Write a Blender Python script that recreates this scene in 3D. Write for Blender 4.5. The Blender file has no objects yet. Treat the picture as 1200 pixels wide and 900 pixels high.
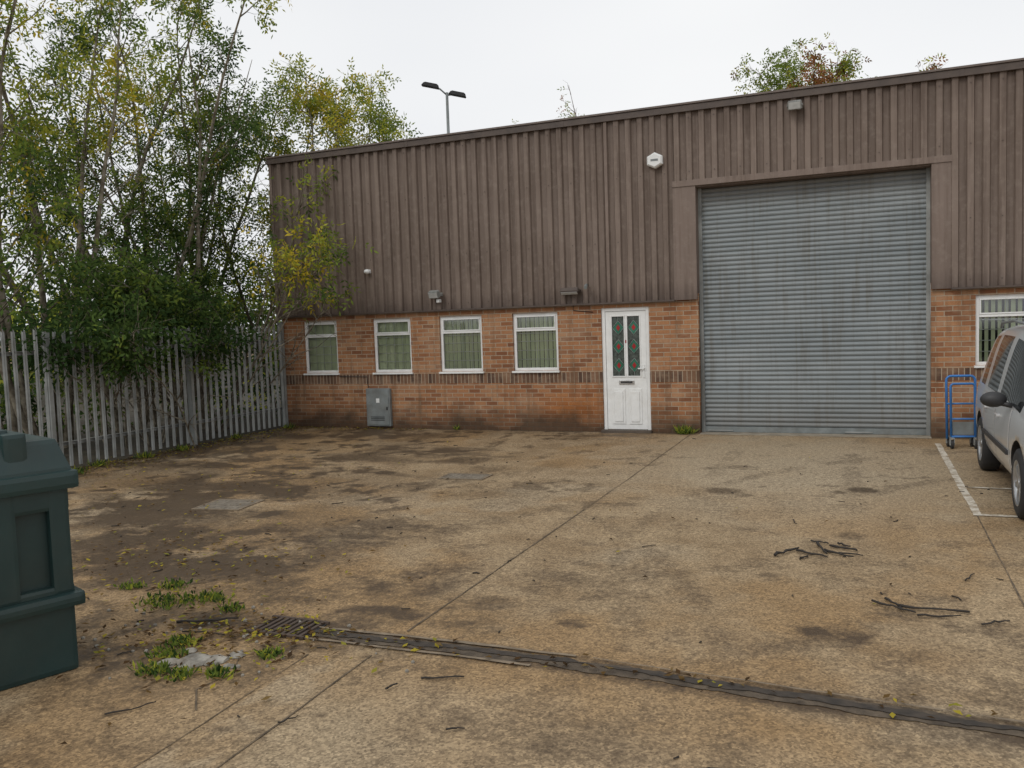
import bpy, bmesh, math, random
import numpy as np
from mathutils import Vector, Matrix
R=math.radians
random.seed(3)
scene=bpy.context.scene
col=scene.collection
# ------------------------------------------------------------------ helpers
class NG:
    def __init__(s,nt): s.nt=nt
    def n(s,t,ins=None,out=0,**props):
        nd=s.nt.nodes.new(t)
        for k,v in props.items(): setattr(nd,k,v)
        for k,v in (ins or {}).items():
            sk=nd.inputs[k]
            if isinstance(v,bpy.types.NodeSocket): s.nt.links.new(v,sk)
            else: sk.default_value=v
        return nd.outputs[out]
    def math(s,op,a,b=0.0,clamp=False): return s.n('ShaderNodeMath',{0:a,1:b},operation=op,use_clamp=clamp)
    def mix(s,f,a,b,bt='MIX'):
        nd=s.nt.nodes.new('ShaderNodeMix');nd.data_type='RGBA';nd.blend_type=bt
        for i,v in ((0,f),(6,a),(7,b)):
            if isinstance(v,bpy.types.NodeSocket): s.nt.links.new(v,nd.inputs[i])
            else: nd.inputs[i].default_value=v if i==0 else (*v,1)
        return nd.outputs[2]
    def noise(s,vec,scale,detail=3,rough=.55,out=0):
        return s.n('ShaderNodeTexNoise',{'Vector':vec,'Scale':scale,'Detail':detail,'Roughness':rough},out=out)
    def mr(s,v,a,b,c=0.0,d=1.0): return s.n('ShaderNodeMapRange',{0:v,1:a,2:b,3:c,4:d})
    def bump(s,h,strength=.3,dist=.01): return s.n('ShaderNodeBump',{'Height':h,'Strength':strength,'Distance':dist})
    def mapping(s,vec,loc=(0,0,0),rot=(0,0,0),sc=(1,1,1),vt='POINT'):
        return s.n('ShaderNodeMapping',{'Vector':vec,'Location':loc,'Rotation':rot,'Scale':sc},vector_type=vt)
def newmat(name):
    m=bpy.data.materials.new(name);m.use_nodes=True;nt=m.node_tree
    return m,NG(nt),nt.nodes['Principled BSDF']
def setin(g,b,k,v):
    if isinstance(v,bpy.types.NodeSocket): g.nt.links.new(v,b.inputs[k])
    else: b.inputs[k].default_value=(*v,1) if isinstance(v,tuple) and len(v)==3 else v
def simple(name,c,rough=.6,metal=0,var=.25,scale=6,dirt=0.0,dirtc=(.12,.09,.06),bump=0.0,spec=.5):
    m,g,b=newmat(name)
    pos=g.n('ShaderNodeNewGeometry',out=0)
    n1=g.noise(pos,scale,3)
    dark=tuple(x*(1-var) for x in c);lite=tuple(min(1,x*(1+var*.6)) for x in c)
    cc=g.mix(g.mr(n1,.3,.7),dark,lite)
    if dirt>0:
        n2=g.noise(pos,scale*.5+1.3,4,.7)
        cc=g.mix(g.math('MULTIPLY',g.mr(n2,.45,.75),dirt),cc,dirtc)
    setin(g,b,'Base Color',cc);b.inputs['Roughness'].default_value=rough;setin(g,b,'Metallic',metal)
    b.inputs['Specular IOR Level'].default_value=spec
    if bump: setin(g,b,'Normal',g.bump(g.noise(pos,scale*12,2),bump,.004))
    return m
def link(o,parent=None):
    col.objects.link(o)
    if parent: o.parent=parent
    return o
def empty(name,loc=(0,0,0),rz=0):
    e=bpy.data.objects.new(name,None);e.location=loc;e.rotation_euler=(0,0,rz);e.empty_display_size=.3
    return link(e)
def meshobj(name,V,F,mats,parent=None,mi=None,smooth=False):
    me=bpy.data.meshes.new(name);me.from_pydata([tuple(v) for v in V],[],F)
    for m in (mats if isinstance(mats,(list,tuple)) else [mats]): me.materials.append(m)
    if mi is not None: me.polygons.foreach_set('material_index',mi)
    if smooth: me.polygons.foreach_set('use_smooth',[True]*len(F))
    me.update()
    return link(bpy.data.objects.new(name,me),parent)
def bmobj(name,bm,mat,parent=None,bevel=0,seg=2,smooth=False):
    if bevel: bmesh.ops.bevel(bm,geom=bm.edges[:],offset=bevel,segments=seg,affect='EDGES',profile=.7)
    me=bpy.data.meshes.new(name);bm.to_mesh(me);bm.free()
    for m in (mat if isinstance(mat,(list,tuple)) else [mat]): me.materials.append(m)
    if smooth: me.polygons.foreach_set('use_smooth',[True]*len(me.polygons))
    return link(bpy.data.objects.new(name,me),parent)
def bbox(bm,x0,x1,y0,y1,z0,z1):
    vs=[bm.verts.new((x,y,z)) for z in (z0,z1) for x,y in ((x0,y0),(x1,y0),(x1,y1),(x0,y1))]
    for f in ((3,2,1,0),(4,5,6,7),(0,1,5,4),(1,2,6,5),(2,3,7,6),(3,0,4,7)): bm.faces.new([vs[i] for i in f])
def box(name,x0,x1,y0,y1,z0,z1,mat,parent=None,bevel=0.0):
    bm=bmesh.new();bbox(bm,x0,x1,y0,y1,z0,z1);return bmobj(name,bm,mat,parent,bevel)
def boxes(name,L,mat,parent=None,bevel=0.0):
    bm=bmesh.new()
    for b in L: bbox(bm,*b)
    return bmobj(name,bm,mat,parent,bevel)
def tubemesh(pts,rads,sides=8,closed_caps=True):
    V=[];F=[];n=len(pts);pts=[Vector(p) for p in pts]
    for i,p in enumerate(pts):
        d=(pts[min(i+1,n-1)]-pts[max(i-1,0)])
        d=d.normalized() if d.length>1e-9 else Vector((0,0,1))
        a=d.cross(Vector((0.13,.97,.2)));a.normalize();b=d.cross(a)
        r=rads[i] if hasattr(rads,'__len__') else rads
        for k in range(sides):
            t=2*math.pi*k/sides;V.append(p+(a*math.cos(t)+b*math.sin(t))*r)
    for i in range(n-1):
        for k in range(sides):
            k2=(k+1)%sides;F.append((i*sides+k,i*sides+k2,(i+1)*sides+k2,(i+1)*sides+k))
    if closed_caps: F.append(tuple(range(sides-1,-1,-1)));F.append(tuple((n-1)*sides+k for k in range(sides)))
    return V,F
def tubes(name,L,mat,parent=None,sides=8):
    V=[];F=[]
    for pts,r in L:
        v,f=tubemesh(pts,r,sides);o=len(V);V+=v;F+=[tuple(i+o for i in q) for q in f]
    return meshobj(name,V,F,mat,parent,smooth=True)
def cyl(name,c,axis,r,h,mat,parent=None,seg=28,bevel=0):
    bm=bmesh.new();bmesh.ops.create_cone(bm,cap_ends=True,segments=seg,radius1=r,radius2=r,depth=h)
    q=Vector((0,0,1)).rotation_difference(Vector(axis)).to_matrix().to_4x4()
    bmesh.ops.transform(bm,matrix=Matrix.Translation(c)@q,verts=bm.verts)
    return bmobj(name,bm,mat,parent,bevel)

# ------------------------------------------------------------------ camera (fitted to the photograph)
cx,cy,cz,ps,th,ph,fpx=10.6997,-13.9985,1.8727,-.3925,-.0683,-.0338,995.3787
d=Vector((math.sin(ps)*math.cos(th),math.cos(ps)*math.cos(th),math.sin(th)))
r0=Vector((math.cos(ps),-math.sin(ps),0));u0=r0.cross(d)
rr=math.cos(ph)*r0+math.sin(ph)*u0;uu=-math.sin(ph)*r0+math.cos(ph)*u0
cam=bpy.data.cameras.new('camera');co=bpy.data.objects.new('camera',cam);col.objects.link(co)
M=Matrix((( rr.x,uu.x,-d.x,cx),(rr.y,uu.y,-d.y,cy),(rr.z,uu.z,-d.z,cz),(0,0,0,1)))
co.matrix_world=M;cam.sensor_width=36;cam.lens=fpx/1200*36;cam.clip_end=2000;cam.clip_start=.05
scene.camera=co
scene.view_settings.view_transform='Standard';scene.view_settings.look='None';scene.view_settings.exposure=0

# ------------------------------------------------------------------ sky + sun
w=bpy.data.worlds.new('World');scene.world=w;w.use_nodes=True;nt=w.node_tree;g=NG(nt)
SE,SR=R(42),R(200)
sky=nt.nodes.new('ShaderNodeTexSky');sky.sky_type='NISHITA';sky.sun_disc=False;sky.sun_elevation=SE;sky.sun_rotation=SR
sky.air_density=1.0;sky.dust_density=4
hs=g.n('ShaderNodeHueSaturation',{'Saturation':.15,'Value':1.0,'Color':sky.outputs[0]})
tc=g.n('ShaderNodeTexCoord',out=0)
cl=g.noise(g.mapping(tc,sc=(1,1,2.5)),1.6,2,.5)
overc=g.mix(g.mr(cl,.35,.7),(8.8,9.0,9.35),(10.0,10.1,10.2))
fin=g.mix(.88,hs,overc)
bg=nt.nodes['Background'];nt.links.new(fin,bg.inputs[0]);bg.inputs[1].default_value=.1
sl=bpy.data.lights.new('sun','SUN');sl.energy=.85;sl.angle=R(18);sl.color=(1,.96,.9)
so=bpy.data.objects.new('sun',sl);col.objects.link(so)
az=R(200)
sd=Vector((math.sin(az)*math.cos(SE),math.cos(az)*math.cos(SE),math.sin(SE)))
so.rotation_euler=sd.to_track_quat('Z','Y').to_euler();so.location=(0,-20,20)

# ------------------------------------------------------------------ materials
def mat_ground():
    m,g,b=newmat('concrete_yard')
    pos=g.n('ShaderNodeNewGeometry',out=0)
    at=g.nt.nodes.new('ShaderNodeAttribute');at.attribute_name='Mask'
    sx=g.nt.nodes.new('ShaderNodeSeparateColor');g.nt.links.new(at.outputs['Color'],sx.inputs[0])
    mud,pale,och=sx.outputs[0],sx.outputs[1],sx.outputs[2]
    Mn=g.noise(pos,1.7,4,.65);Fn=g.noise(pos,19,4,.75)
    c=g.mix(g.mr(Mn,.36,.64),(.245,.170,.094),(.345,.255,.152))
    c=g.mix(g.math('MULTIPLY',och,.55),c,(.275,.165,.068))
    c=g.mix(g.math('MULTIPLY',pale,.75),c,(.42,.350,.245))
    v1=g.n('ShaderNodeTexVoronoi',{'Vector':pos,'Scale':85.0},out=1)
    gv=g.n('ShaderNodeRGBToBW',{0:v1})
    c=g.mix(.75,c,g.mix(gv,(.16,.16,.16),(.90,.90,.90)),'OVERLAY')
    c=g.mix(g.math('MULTIPLY',g.mr(Fn,.35,.7),.38),c,(.12,.080,.046))
    f=g.math('ADD',mud,g.math('MULTIPLY',g.math('SUBTRACT',Fn,.5),1.5))
    f=g.mr(f,.12,.92)
    c=g.mix(g.math('MULTIPLY',f,.92),c,g.mix(Mn,(.036,.025,.016),(.085,.053,.028)))
    setin(g,b,'Base Color',c)
    setin(g,b,'Roughness',g.mr(f,0,1,.85,.6));b.inputs['Specular IOR Level'].default_value=.3
    setin(g,b,'Normal',g.bump(g.noise(pos,38,2,.7),.55,.008))
    return m
def mat_brick(name,soldier=False):
    m,g,b=newmat(name)
    pos=g.n('ShaderNodeNewGeometry',out=0)
    s=g.nt.nodes.new('ShaderNodeSeparateXYZ');g.nt.links.new(pos,s.inputs[0])
    u=g.math('ADD',s.outputs[0],s.outputs[1])
    vv=g.n('ShaderNodeCombineXYZ',{0:u,1:s.outputs[2]})
    br=g.nt.nodes.new('ShaderNodeTexBrick');g.nt.links.new(vv,br.inputs['Vector'])
    br.inputs['Scale'].default_value=1;br.inputs['Mortar Size'].default_value=.007;br.inputs['Mortar Smooth'].default_value=.15
    br.inputs['Brick Width'].default_value=.075 if soldier else .225;br.inputs['Row Height'].default_value=.3 if soldier else .075
    if soldier: br.offset=0;g.nt.links.new(g.n('ShaderNodeCombineXYZ',{0:u,1:g.math('ADD',s.outputs[2],-.75)}),br.inputs['Vector'])
    br.inputs['Color1'].default_value=(0,0,0,1);br.inputs['Color2'].default_value=(1,1,1,1);br.inputs['Mortar'].default_value=(.5,.5,.5,1)
    rnd=g.n('ShaderNodeRGBToBW',{0:br.outputs[0]})
    if soldier: bc=g.mix(rnd,(.055,.040,.034),(.21,.12,.075))
    else:
        bc=g.mix(g.mr(rnd,0,.45),(.20,.082,.040),(.35,.158,.072))
        bc=g.mix(g.mr(rnd,.45,1.0),bc,(.42,.215,.105))
    n1=g.noise(pos,45,3,.7)
    bc=g.mix(g.math('MULTIPLY',g.mr(n1,.35,.7),.42),bc,(.16,.072,.04))
    c=g.mix(br.outputs[1],bc,(.37,.30,.22))
    z=s.outputs[2]
    bl=g.math('MULTIPLY',g.mr(g.noise(g.mapping(pos,sc=(1,1,2)),1.6,4,.7),.48,.68),.45)
    c=g.mix(bl,c,(.43,.31,.21))
    ru=g.mapping(pos,(6.1,0,.4),(0,0,0),(1.1,50,.45),'TEXTURE')
    rl=g.mr(g.n('ShaderNodeVectorMath',{0:ru},out=1,operation='LENGTH'),1.0,.2)
    c=g.mix(g.math('MULTIPLY',g.math('MULTIPLY',rl,g.mr(n1,.2,.6)),.8),c,(.33,.11,.02))
    dp=g.math('MULTIPLY',g.mr(g.math('ADD',z,g.math('MULTIPLY',g.noise(pos,2.2,4),-.75)),.12,-.30),.88)
    c=g.mix(dp,c,(.055,.037,.024))
    st=g.math('MULTIPLY',g.mr(g.noise(g.mapping(pos,sc=(5,5,.5)),1.5,4,.6),.50,.70),.55)
    c=g.mix(st,c,(.13,.075,.042))
    setin(g,b,'Base Color',c);setin(g,b,'Roughness',.9);b.inputs['Specular IOR Level'].default_value=.25
    setin(g,b,'Normal',g.bump(g.math('MULTIPLY',br.outputs[1],-1.0),.7,.008))
    return m
def mat_clad(name,c0,c1,dark):
    m,g,b=newmat(name)
    pos=g.n('ShaderNodeNewGeometry',out=0)
    s=g.nt.nodes.new('ShaderNodeSeparateXYZ');g.nt.links.new(pos,s.inputs[0])
    c=g.mix(g.mr(g.noise(pos,.5,3,.6),.35,.65),c0,c1)
    rib=g.n('ShaderNodeTexWhiteNoise',{'W':g.math('FLOOR',g.math('DIVIDE',s.outputs[0],.1))},noise_dimensions='1D')
    c=g.mix(g.math('MULTIPLY',rib,.30),c,dark)
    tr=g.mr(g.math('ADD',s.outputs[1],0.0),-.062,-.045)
    c=g.mix(g.math('MULTIPLY',tr,.25),c,dark)  # troughs tinted darker, shade between ribs put into the colour
    st=g.noise(g.mapping(pos,sc=(9,9,.35)),2,4,.65)
    c=g.mix(g.math('MULTIPLY',g.mr(st,.48,.72),.6),c,dark)
    c=g.mix(g.math('MULTIPLY',g.mr(g.noise(pos,9,4,.75),.50,.75),.4),c,(.28,.23,.195))
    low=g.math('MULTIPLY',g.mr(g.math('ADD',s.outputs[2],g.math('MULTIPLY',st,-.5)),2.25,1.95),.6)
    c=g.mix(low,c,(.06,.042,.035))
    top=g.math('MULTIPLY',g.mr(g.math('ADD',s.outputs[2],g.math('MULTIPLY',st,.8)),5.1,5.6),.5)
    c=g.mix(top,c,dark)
    setin(g,b,'Base Color',c);setin(g,b,'Roughness',g.mr(st,.3,.7,.55,.8));b.inputs['Specular IOR Level'].default_value=.35
    return m
M_ground=mat_ground()
M_brick=mat_brick('brick');M_sold=mat_brick('brick_band',True)
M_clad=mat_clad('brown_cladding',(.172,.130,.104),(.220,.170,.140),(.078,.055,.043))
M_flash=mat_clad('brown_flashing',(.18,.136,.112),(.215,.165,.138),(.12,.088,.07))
M_fascia=simple('fascia_dark',(.075,.054,.044),.55,dirt=.3)
M_upvc=simple('white_upvc',(.78,.79,.78),.3,var=.06,dirt=.25,dirtc=(.42,.38,.30))
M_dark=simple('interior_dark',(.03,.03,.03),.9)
M_blk=simple('black_rubber',(.022,.022,.023),.75)
M_galv=simple('galvanised_steel',(.285,.295,.285),.55,metal=.15,var=.35,scale=3,dirt=.5,dirtc=(.13,.125,.10))
M_grey=simple('grey_paint',(.19,.21,.21),.5,dirt=.35)
M_white=simple('white_plastic',(.74,.75,.74),.4,var=.06,dirt=.2,dirtc=(.4,.38,.32))
M_red=simple('red_glass',(.35,.015,.02),.2)
M_greeng=simple('green_glass',(.03,.14,.09),.2)
M_lead=simple('lead_came',(.35,.37,.36),.4)
def mat_shutter():
    m,g,b=newmat('shutter_steel')
    pos=g.n('ShaderNodeNewGeometry',out=0)
    s=g.nt.nodes.new('ShaderNodeSeparateXYZ');g.nt.links.new(pos,s.inputs[0])
    c=g.mix(g.mr(g.noise(g.mapping(pos,sc=(.5,1,2)),1.5,4,.6),.3,.7),(.195,.222,.233),(.27,.295,.303))
    rown=g.n('ShaderNodeTexWhiteNoise',{'W':g.math('FLOOR',g.math('DIVIDE',s.outputs[2],.075))},noise_dimensions='1D')
    c=g.mix(g.math('MULTIPLY',rown,.2),c,(.15,.165,.17))
    c=g.mix(g.math('MULTIPLY',g.mr(g.noise(g.mapping(pos,sc=(7,1,.4)),2,4,.65),.50,.72),.45),c,(.13,.11,.085))
    c=g.mix(g.math('MULTIPLY',g.mr(s.outputs[2],.7,0),.4),c,(.15,.12,.09))
    c=g.mix(g.math('MULTIPLY',g.mr(s.outputs[2],3.6,4.0),.45),c,(.13,.105,.08))  # recess shade at the curtain top, painted into the colour
    setin(g,b,'Base Color',c);setin(g,b,'Roughness',.6);setin(g,b,'Metallic',.15)
    return m
M_shut=mat_shutter()
def mat_glass(name='window_glass',tint=(.93,.96,.94)):
    m=bpy.data.materials.new(name);m.use_nodes=True;nt=m.node_tree;nt.nodes.clear();g=NG(nt)
    tr=g.n('ShaderNodeBsdfTransparent',{0:(*tint,1)});gl=g.n('ShaderNodeBsdfGlossy',{0:(1,1,1,1),1:.03})
    fr=g.n('ShaderNodeFresnel',{0:1.5});fr=g.math('ADD',g.math('MULTIPLY',fr,1.8),.05,True)
    mx=g.n('ShaderNodeMixShader',{0:fr,1:tr,2:gl});o=nt.nodes.new('ShaderNodeOutputMaterial');nt.links.new(mx,o.inputs[0])
    return m
M_glass=mat_glass()
M_blind=simple('green_blind',(.74,.80,.54),.8,var=.12,scale=3)
def mat_leaf():
    m=bpy.data.materials.new('leaf');m.use_nodes=True;nt=m.node_tree;nt.nodes.clear();g=NG(nt)
    at=nt.nodes.new('ShaderNodeVertexColor');at.layer_name='Col'
    df=g.n('ShaderNodeBsdfDiffuse',{0:at.outputs[0]})
    tl=g.n('ShaderNodeBsdfTranslucent',{0:at.outputs[0]})
    mx=g.n('ShaderNodeMixShader',{0:.4,1:df,2:tl});o=nt.nodes.new('ShaderNodeOutputMaterial');nt.links.new(mx,o.inputs[0])
    return m
M_leaf=mat_leaf()
def mat_diff(name,a,b_,sc):
    m=bpy.data.materials.new(name);m.use_nodes=True;nt=m.node_tree;nt.nodes.clear();g=NG(nt)
    n=g.noise(g.n('ShaderNodeNewGeometry',out=0),sc,2);df=g.n('ShaderNodeBsdfDiffuse',{0:g.mix(g.mr(n,.35,.65),a,b_)})
    o=nt.nodes.new('ShaderNodeOutputMaterial');nt.links.new(df,o.inputs[0]);return m
M_bark=mat_diff('bark',(.12,.10,.075),(.27,.24,.185),9)
M_twig=mat_diff('russet_bark',(.10,.06,.045),(.19,.13,.10),12)

# ------------------------------------------------------------------ ground
S=600
meshobj('ground',[(-S,-S,-.006),(S,-S,-.006),(S,S,-.006),(-S,S,-.006)],[(0,1,2,3)],M_ground)
def vnoise(X,Y,sc,seed,octv=5,rough=.55):
    out=0;amp=1;tot=0
    for o in range(octv):
        rs=np.random.RandomState(seed+o*17);G=rs.rand(256,256);x=X*sc*2**o+37.3*o+500;y=Y*sc*2**o+11.7*o+500
        xi=np.floor(x).astype(int);yi=np.floor(y).astype(int);fx=x-xi;fy=y-yi;fx=fx*fx*(3-2*fx);fy=fy*fy*(3-2*fy)
        a=G[xi%256,yi%256];b_=G[(xi+1)%256,yi%256];c_=G[xi%256,(yi+1)%256];d_=G[(xi+1)%256,(yi+1)%256]
        out=out+amp*(a*(1-fx)*(1-fy)+b_*fx*(1-fy)+c_*(1-fx)*fy+d_*fx*fy);tot+=amp;amp*=rough
    return out/tot
def sstep(v,a,b_): t=np.clip((v-a)/(b_-a),0,1);return t*t*(3-2*t)
def chan_y(x): return np.interp(x,[7.4,9.0,11.4,16],[-9.70,-9.66,-9.80,-9.95])
def make_yard():
    x=np.arange(-.2,15.01,.032);y=np.arange(-15,.35,.032);X,Y=np.meshgrid(x,y,indexing='ij')
    nx,ny=X.shape;X0,Y0=X,Y
    wx=(vnoise(X,Y,.9,1)-.5)*1.6;wy_=(vnoise(X,Y,.9,50)-.5)*1.6;Xw=X+wx;Yw=Y+wy_
    br1=sstep(vnoise(X,Y,2.2,7,6,.65),.34,.58);br2=sstep(vnoise(X*.9,Y*2.0,1.6,9,6,.65),.38,.58);br3=sstep(vnoise(X*2.2,Y*.8,1.4,12,6,.65),.40,.62)
    mud=np.zeros_like(X)
    def el(cx_,cy_,rx,ry,rot,s,br):
        nonlocal mud
        c_,s_=math.cos(R(rot)),math.sin(R(rot));u=((Xw-cx_)*c_+(Yw-cy_)*s_)/rx;v=(-(Xw-cx_)*s_+(Yw-cy_)*c_)/ry
        mud=np.maximum(mud,s*sstep(np.sqrt(u*u+v*v),1.05,.25)*br)
    for a in [(.2,-4.2,1.5,6,0,1.0,br1),(4.7,-2.3,1.3,.9,0,1.0,br2),(5.4,-3.2,.9,.5,20,.8,br2),(3.0,-3.8,2.2,1.3,15,.9,br2),(2.0,-1.0,2.8,.9,0,.8,br1),(6.8,-.6,1.5,.5,0,.65,br2),
        (5.3,-8.3,2.0,1.8,30,1.0,br1),(3.4,-6.6,2.2,2.0,10,.9,br2),(6.9,-10.1,1.1,.9,0,1.0,br1),(6.5,-7.0,1.4,.8,10,.75,br2),(7.0,-8.6,1.2,.7,0,.75,br1),
        (11.05,-8.45,.75,.45,5,1.0,br1),(7.6,-9.5,1.2,.25,0,.9,br1),(8.7,-7.9,1.0,.5,20,.5,br2),(5.6,-5.3,2.1,.7,35,.65,br3),
        (9.6,-10.4,.8,.4,0,.45,br2),(7.3,-11.6,1.4,1.0,0,.5,br2),(11.8,-9.3,1,.5,0,.5,br2),(9.4,-5.2,1.2,.8,0,.28,br2),(12.8,-3.5,1.2,2.4,0,.4,br2),(6.4,-4.4,1.2,1.4,0,.5,br3),(7.4,-6.2,.8,1.2,0,.4,br2),(6.0,-11.2,1.6,1.0,0,.6,br1)]: el(*a)
    for (px,py,r_,s_) in [(10.7,-4.3,.20,.8),(10.45,-4.5,.12,.6),(9.25,-4.7,.22,.75),(9.5,-4.85,.12,.6),(10.0,-7.6,.10,.5),(10.45,-8.7,.11,.9),(9.9,-7.3,.2,.35),(10.6,-6.3,.14,.6),(8.9,-3.2,.12,.5),(9.2,-3.1,.2,.4),(9.7,-6.3,.12,.4),(10.15,-10.55,.05,1),(8.85,-10.5,.15,.5),(9.4,-10.6,.12,.6),(8.3,-8.9,.18,.5),(9.0,-9.1,.1,.6),(11.4,-6.4,.18,.4)]:
        dd=np.hypot(X+wx*.2-px,(Y+wy_*.2-py)*1.15)/r_;mud=np.maximum(mud,s_*sstep(dd,1.3,.5))
    tyre=np.zeros_like(X)
    for cx_,cy_,rad in [(14.5,-6.5,4.2),(14.5,-6.5,5.7),(3.5,-11,5.2),(3.5,-11,6.7),(12.5,-12.5,5.6),(12.5,-12.5,4.1)]:
        q=np.hypot(X-cx_,Y-cy_)-rad;tyre=np.maximum(tyre,sstep(np.abs(q+.03*wx),.13,.05)*br1*.34)
    for xx in (9.15,10.7): tyre=np.maximum(tyre,sstep(np.abs(X-xx-.12*np.sin(Y*.5)),.16,.06)*br2*.25)
    mud=np.maximum(mud,tyre)
    # silted drainage channel
    dc=np.abs(Y-chan_y(X)+.05*wx);mud=np.maximum(mud,(X>7.3)*sstep(dc,.20,.05)*(.45+.5*br1))
    left=sstep(X,9,3);sp=vnoise(X,Y,3.2,33,5,.6);mud=np.maximum(mud,sstep(sp,.65-.10*left,.73-.08*left)*(.4+.4*left))
    base=sstep(vnoise(X,Y,.6,61,5,.6),.40,.62)*(.16+.38*left);mud=np.clip(mud+base*.8,0,1)
    mud=np.maximum(mud,sstep(-Y,.30,.02)*(.35+.5*br1)*(Y<.01))
    mud=np.maximum(mud,sstep(np.abs(X-8.09),.10,.0)*.35*br1)
    mud=np.maximum(mud,sstep(X,.9,.15)*(Y<0)*(.55+.45*br1))
    pale=sstep(np.hypot((Xw-9.9)/3.2,(Yw+2.8)/3.8),1.1,.3)*.9+sstep(np.hypot((Xw-9.4)/2.8,(Yw+10.8)/.9),1.1,.3)*.4
    pale=np.maximum(pale,((X>7.76)&(X<8.04)&(Y<-10.0))*.6*br1);pale=np.maximum(pale,sstep(vnoise(X,Y,.8,81),.55,.72)*.5)
    och=sstep(vnoise(X,Y,.7,91,5,.6),.44,.62)
    ed=np.minimum.reduce([sstep(X,-.2,.0)+.0*X,sstep(X,15,14),sstep(Y,-15,-14.2)])
    mud*=ed;pale*=ed;och*=ed
    V=np.stack([X0,Y0,np.zeros_like(X0)],2).reshape(-1,3)
    idx=np.arange(nx*ny).reshape(nx,ny);F=np.stack([idx[:-1,:-1],idx[1:,:-1],idx[1:,1:],idx[:-1,1:]],2).reshape(-1,4).astype(np.int32)
    me=bpy.data.meshes.new('concrete_forecourt');me.vertices.add(len(V));me.vertices.foreach_set('co',V.ravel());me.loops.add(F.size);me.loops.foreach_set('vertex_index',F.ravel())
    me.polygons.add(len(F));me.polygons.foreach_set('loop_start',np.arange(0,F.size,4,dtype=np.int32));me.polygons.foreach_set('loop_total',np.full(len(F),4,dtype=np.int32));me.update(calc_edges=True)
    ca=me.color_attributes.new('Mask','FLOAT_COLOR','POINT');ca.data.foreach_set('color',np.stack([mud,pale,och,np.ones_like(mud)],2).ravel())
    me.materials.append(M_ground);link(bpy.data.objects.new('concrete_forecourt',me))
make_yard()
M_soil=simple('soil_and_litter',(.05,.037,.023),.95,var=.5,scale=4,dirt=.6,dirtc=(.04,.05,.018),bump=.5)
V=[];F=[];ys=np.linspace(-40,40,641)
rs=np.random.RandomState(5)
for i,y in enumerate(ys):
    V+= [(-120,y,.004),(.10+.12*math.sin(y*1.7)+.07*math.sin(y*6.1)+.10*rs.rand() if y<0 else -.15,y,.004)]
for i in range(len(ys)-1): F.append((2*i,2*i+1,2*i+3,2*i+2))
meshobj('verge_soil',V,F,M_soil)
M_joint=simple('joint_sealant',(.13,.095,.06),.9,var=.6,scale=8)
def strip(name,pts,w,mat,z=.004,jit=.25,step=.06,parent=None,sd=0):
    # ribbon whose two edges wander smoothly and independently
    rs=np.random.RandomState(sd);P=[]
    for a,b in zip(pts[:-1],pts[1:]):
        n=max(2,int((Vector(b)-Vector(a)).length/step))
        for i in range(n): P.append(Vector(a).lerp(Vector(b),i/n))
    P.append(Vector(pts[-1]));V=[];F=[];k=np.ones(7)/7
    ja=np.convolve(rs.rand(len(P)+6)*2-1,k,'valid')*2.2+(rs.rand(len(P))-.5)*.5;jb=np.convolve(rs.rand(len(P)+6)*2-1,k,'valid')*2.2+(rs.rand(len(P))-.5)*.5
    for i,p in enumerate(P):
        dd=(P[min(i+1,len(P)-1)]-P[max(i-1,0)]).normalized();nn=Vector((-dd.y,dd.x))
        l=w/2*(1+jit*max(-1,min(1,ja[i])));r_=w/2*(1+jit*max(-1,min(1,jb[i])))
        V+=[(p.x+nn.x*l,p.y+nn.y*l,z),(p.x-nn.x*r_,p.y-nn.y*r_,z)]
    for i in range(len(P)-1): F.append((2*i,2*i+2,2*i+3,2*i+1))
    return meshobj(name,V,F,mat,parent)
J=empty('concrete_joints')
strip('joint_a',[(8.09,-.15),(8.11,-4),(8.08,-9.5)],.010,M_joint,parent=J,jit=.8)
strip('joint_b',[(8.07,-9.9),(8.10,-11),(8.2,-16)],.011,M_joint,parent=J,jit=.8,sd=2)
strip('joint_c',[(7.70,-10.0),(7.74,-10.9),(7.8,-16)],.009,M_joint,parent=J,jit=.8,sd=3)
strip('joint_d',[(11.66,-5.35),(11.62,-9.6)],.010,M_joint,parent=J,jit=.8,sd=4)
strip('crack',[(7.3,-10.1),(7.45,-10.35),(7.42,-10.6),(7.6,-10.8)],.007,M_joint,parent=J,jit=.9,sd=6)
M_tar=simple('channel_dirt',(.10,.075,.050),.9,var=.5,scale=14,dirt=.9,dirtc=(.045,.033,.022),bump=.8)
M_edge=simple('channel_edge',(.22,.17,.115),.8,var=.35,scale=12,dirt=.8)
D=empty('drainage_channel')
strip('channel_bed',[(7.45,-9.70),(9.0,-9.66),(11.4,-9.80),(16,-9.95)],.13,M_tar,parent=D,jit=.35,z=.004,step=.03)
strip('channel_silt',[(7.45,-9.68),(9.0,-9.64),(11.4,-9.78),(16,-9.93)],.05,simple('wet_silt',(.045,.034,.024),.7,var=.5,scale=15),parent=D,jit=1.0,z=.008,step=.03,sd=8)
strip('edge_far',[(7.5,-9.61),(8.5,-9.575),(9.2,-9.57)],.028,M_edge,parent=D,jit=.5,z=.010,sd=1,step=.03)
strip('edge_near',[(7.42,-9.80),(8.4,-9.775),(9.0,-9.77)],.028,M_edge,parent=D,jit=.5,z=.010,sd=2,step=.03)
strip('edge_far_worn',[(9.3,-9.575),(11.4,-9.70),(16,-9.86)],.012,M_edge,parent=D,jit=1.0,z=.012,sd=3,step=.03)
L=[(7.12+i*.045,7.12+i*.045+.022,-9.80,-9.55,.004,.018) for i in range(9)]+[(7.09,7.53,-9.82,-9.80,.004,.02),(7.09,7.53,-9.55,-9.53,.004,.02)]
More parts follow.
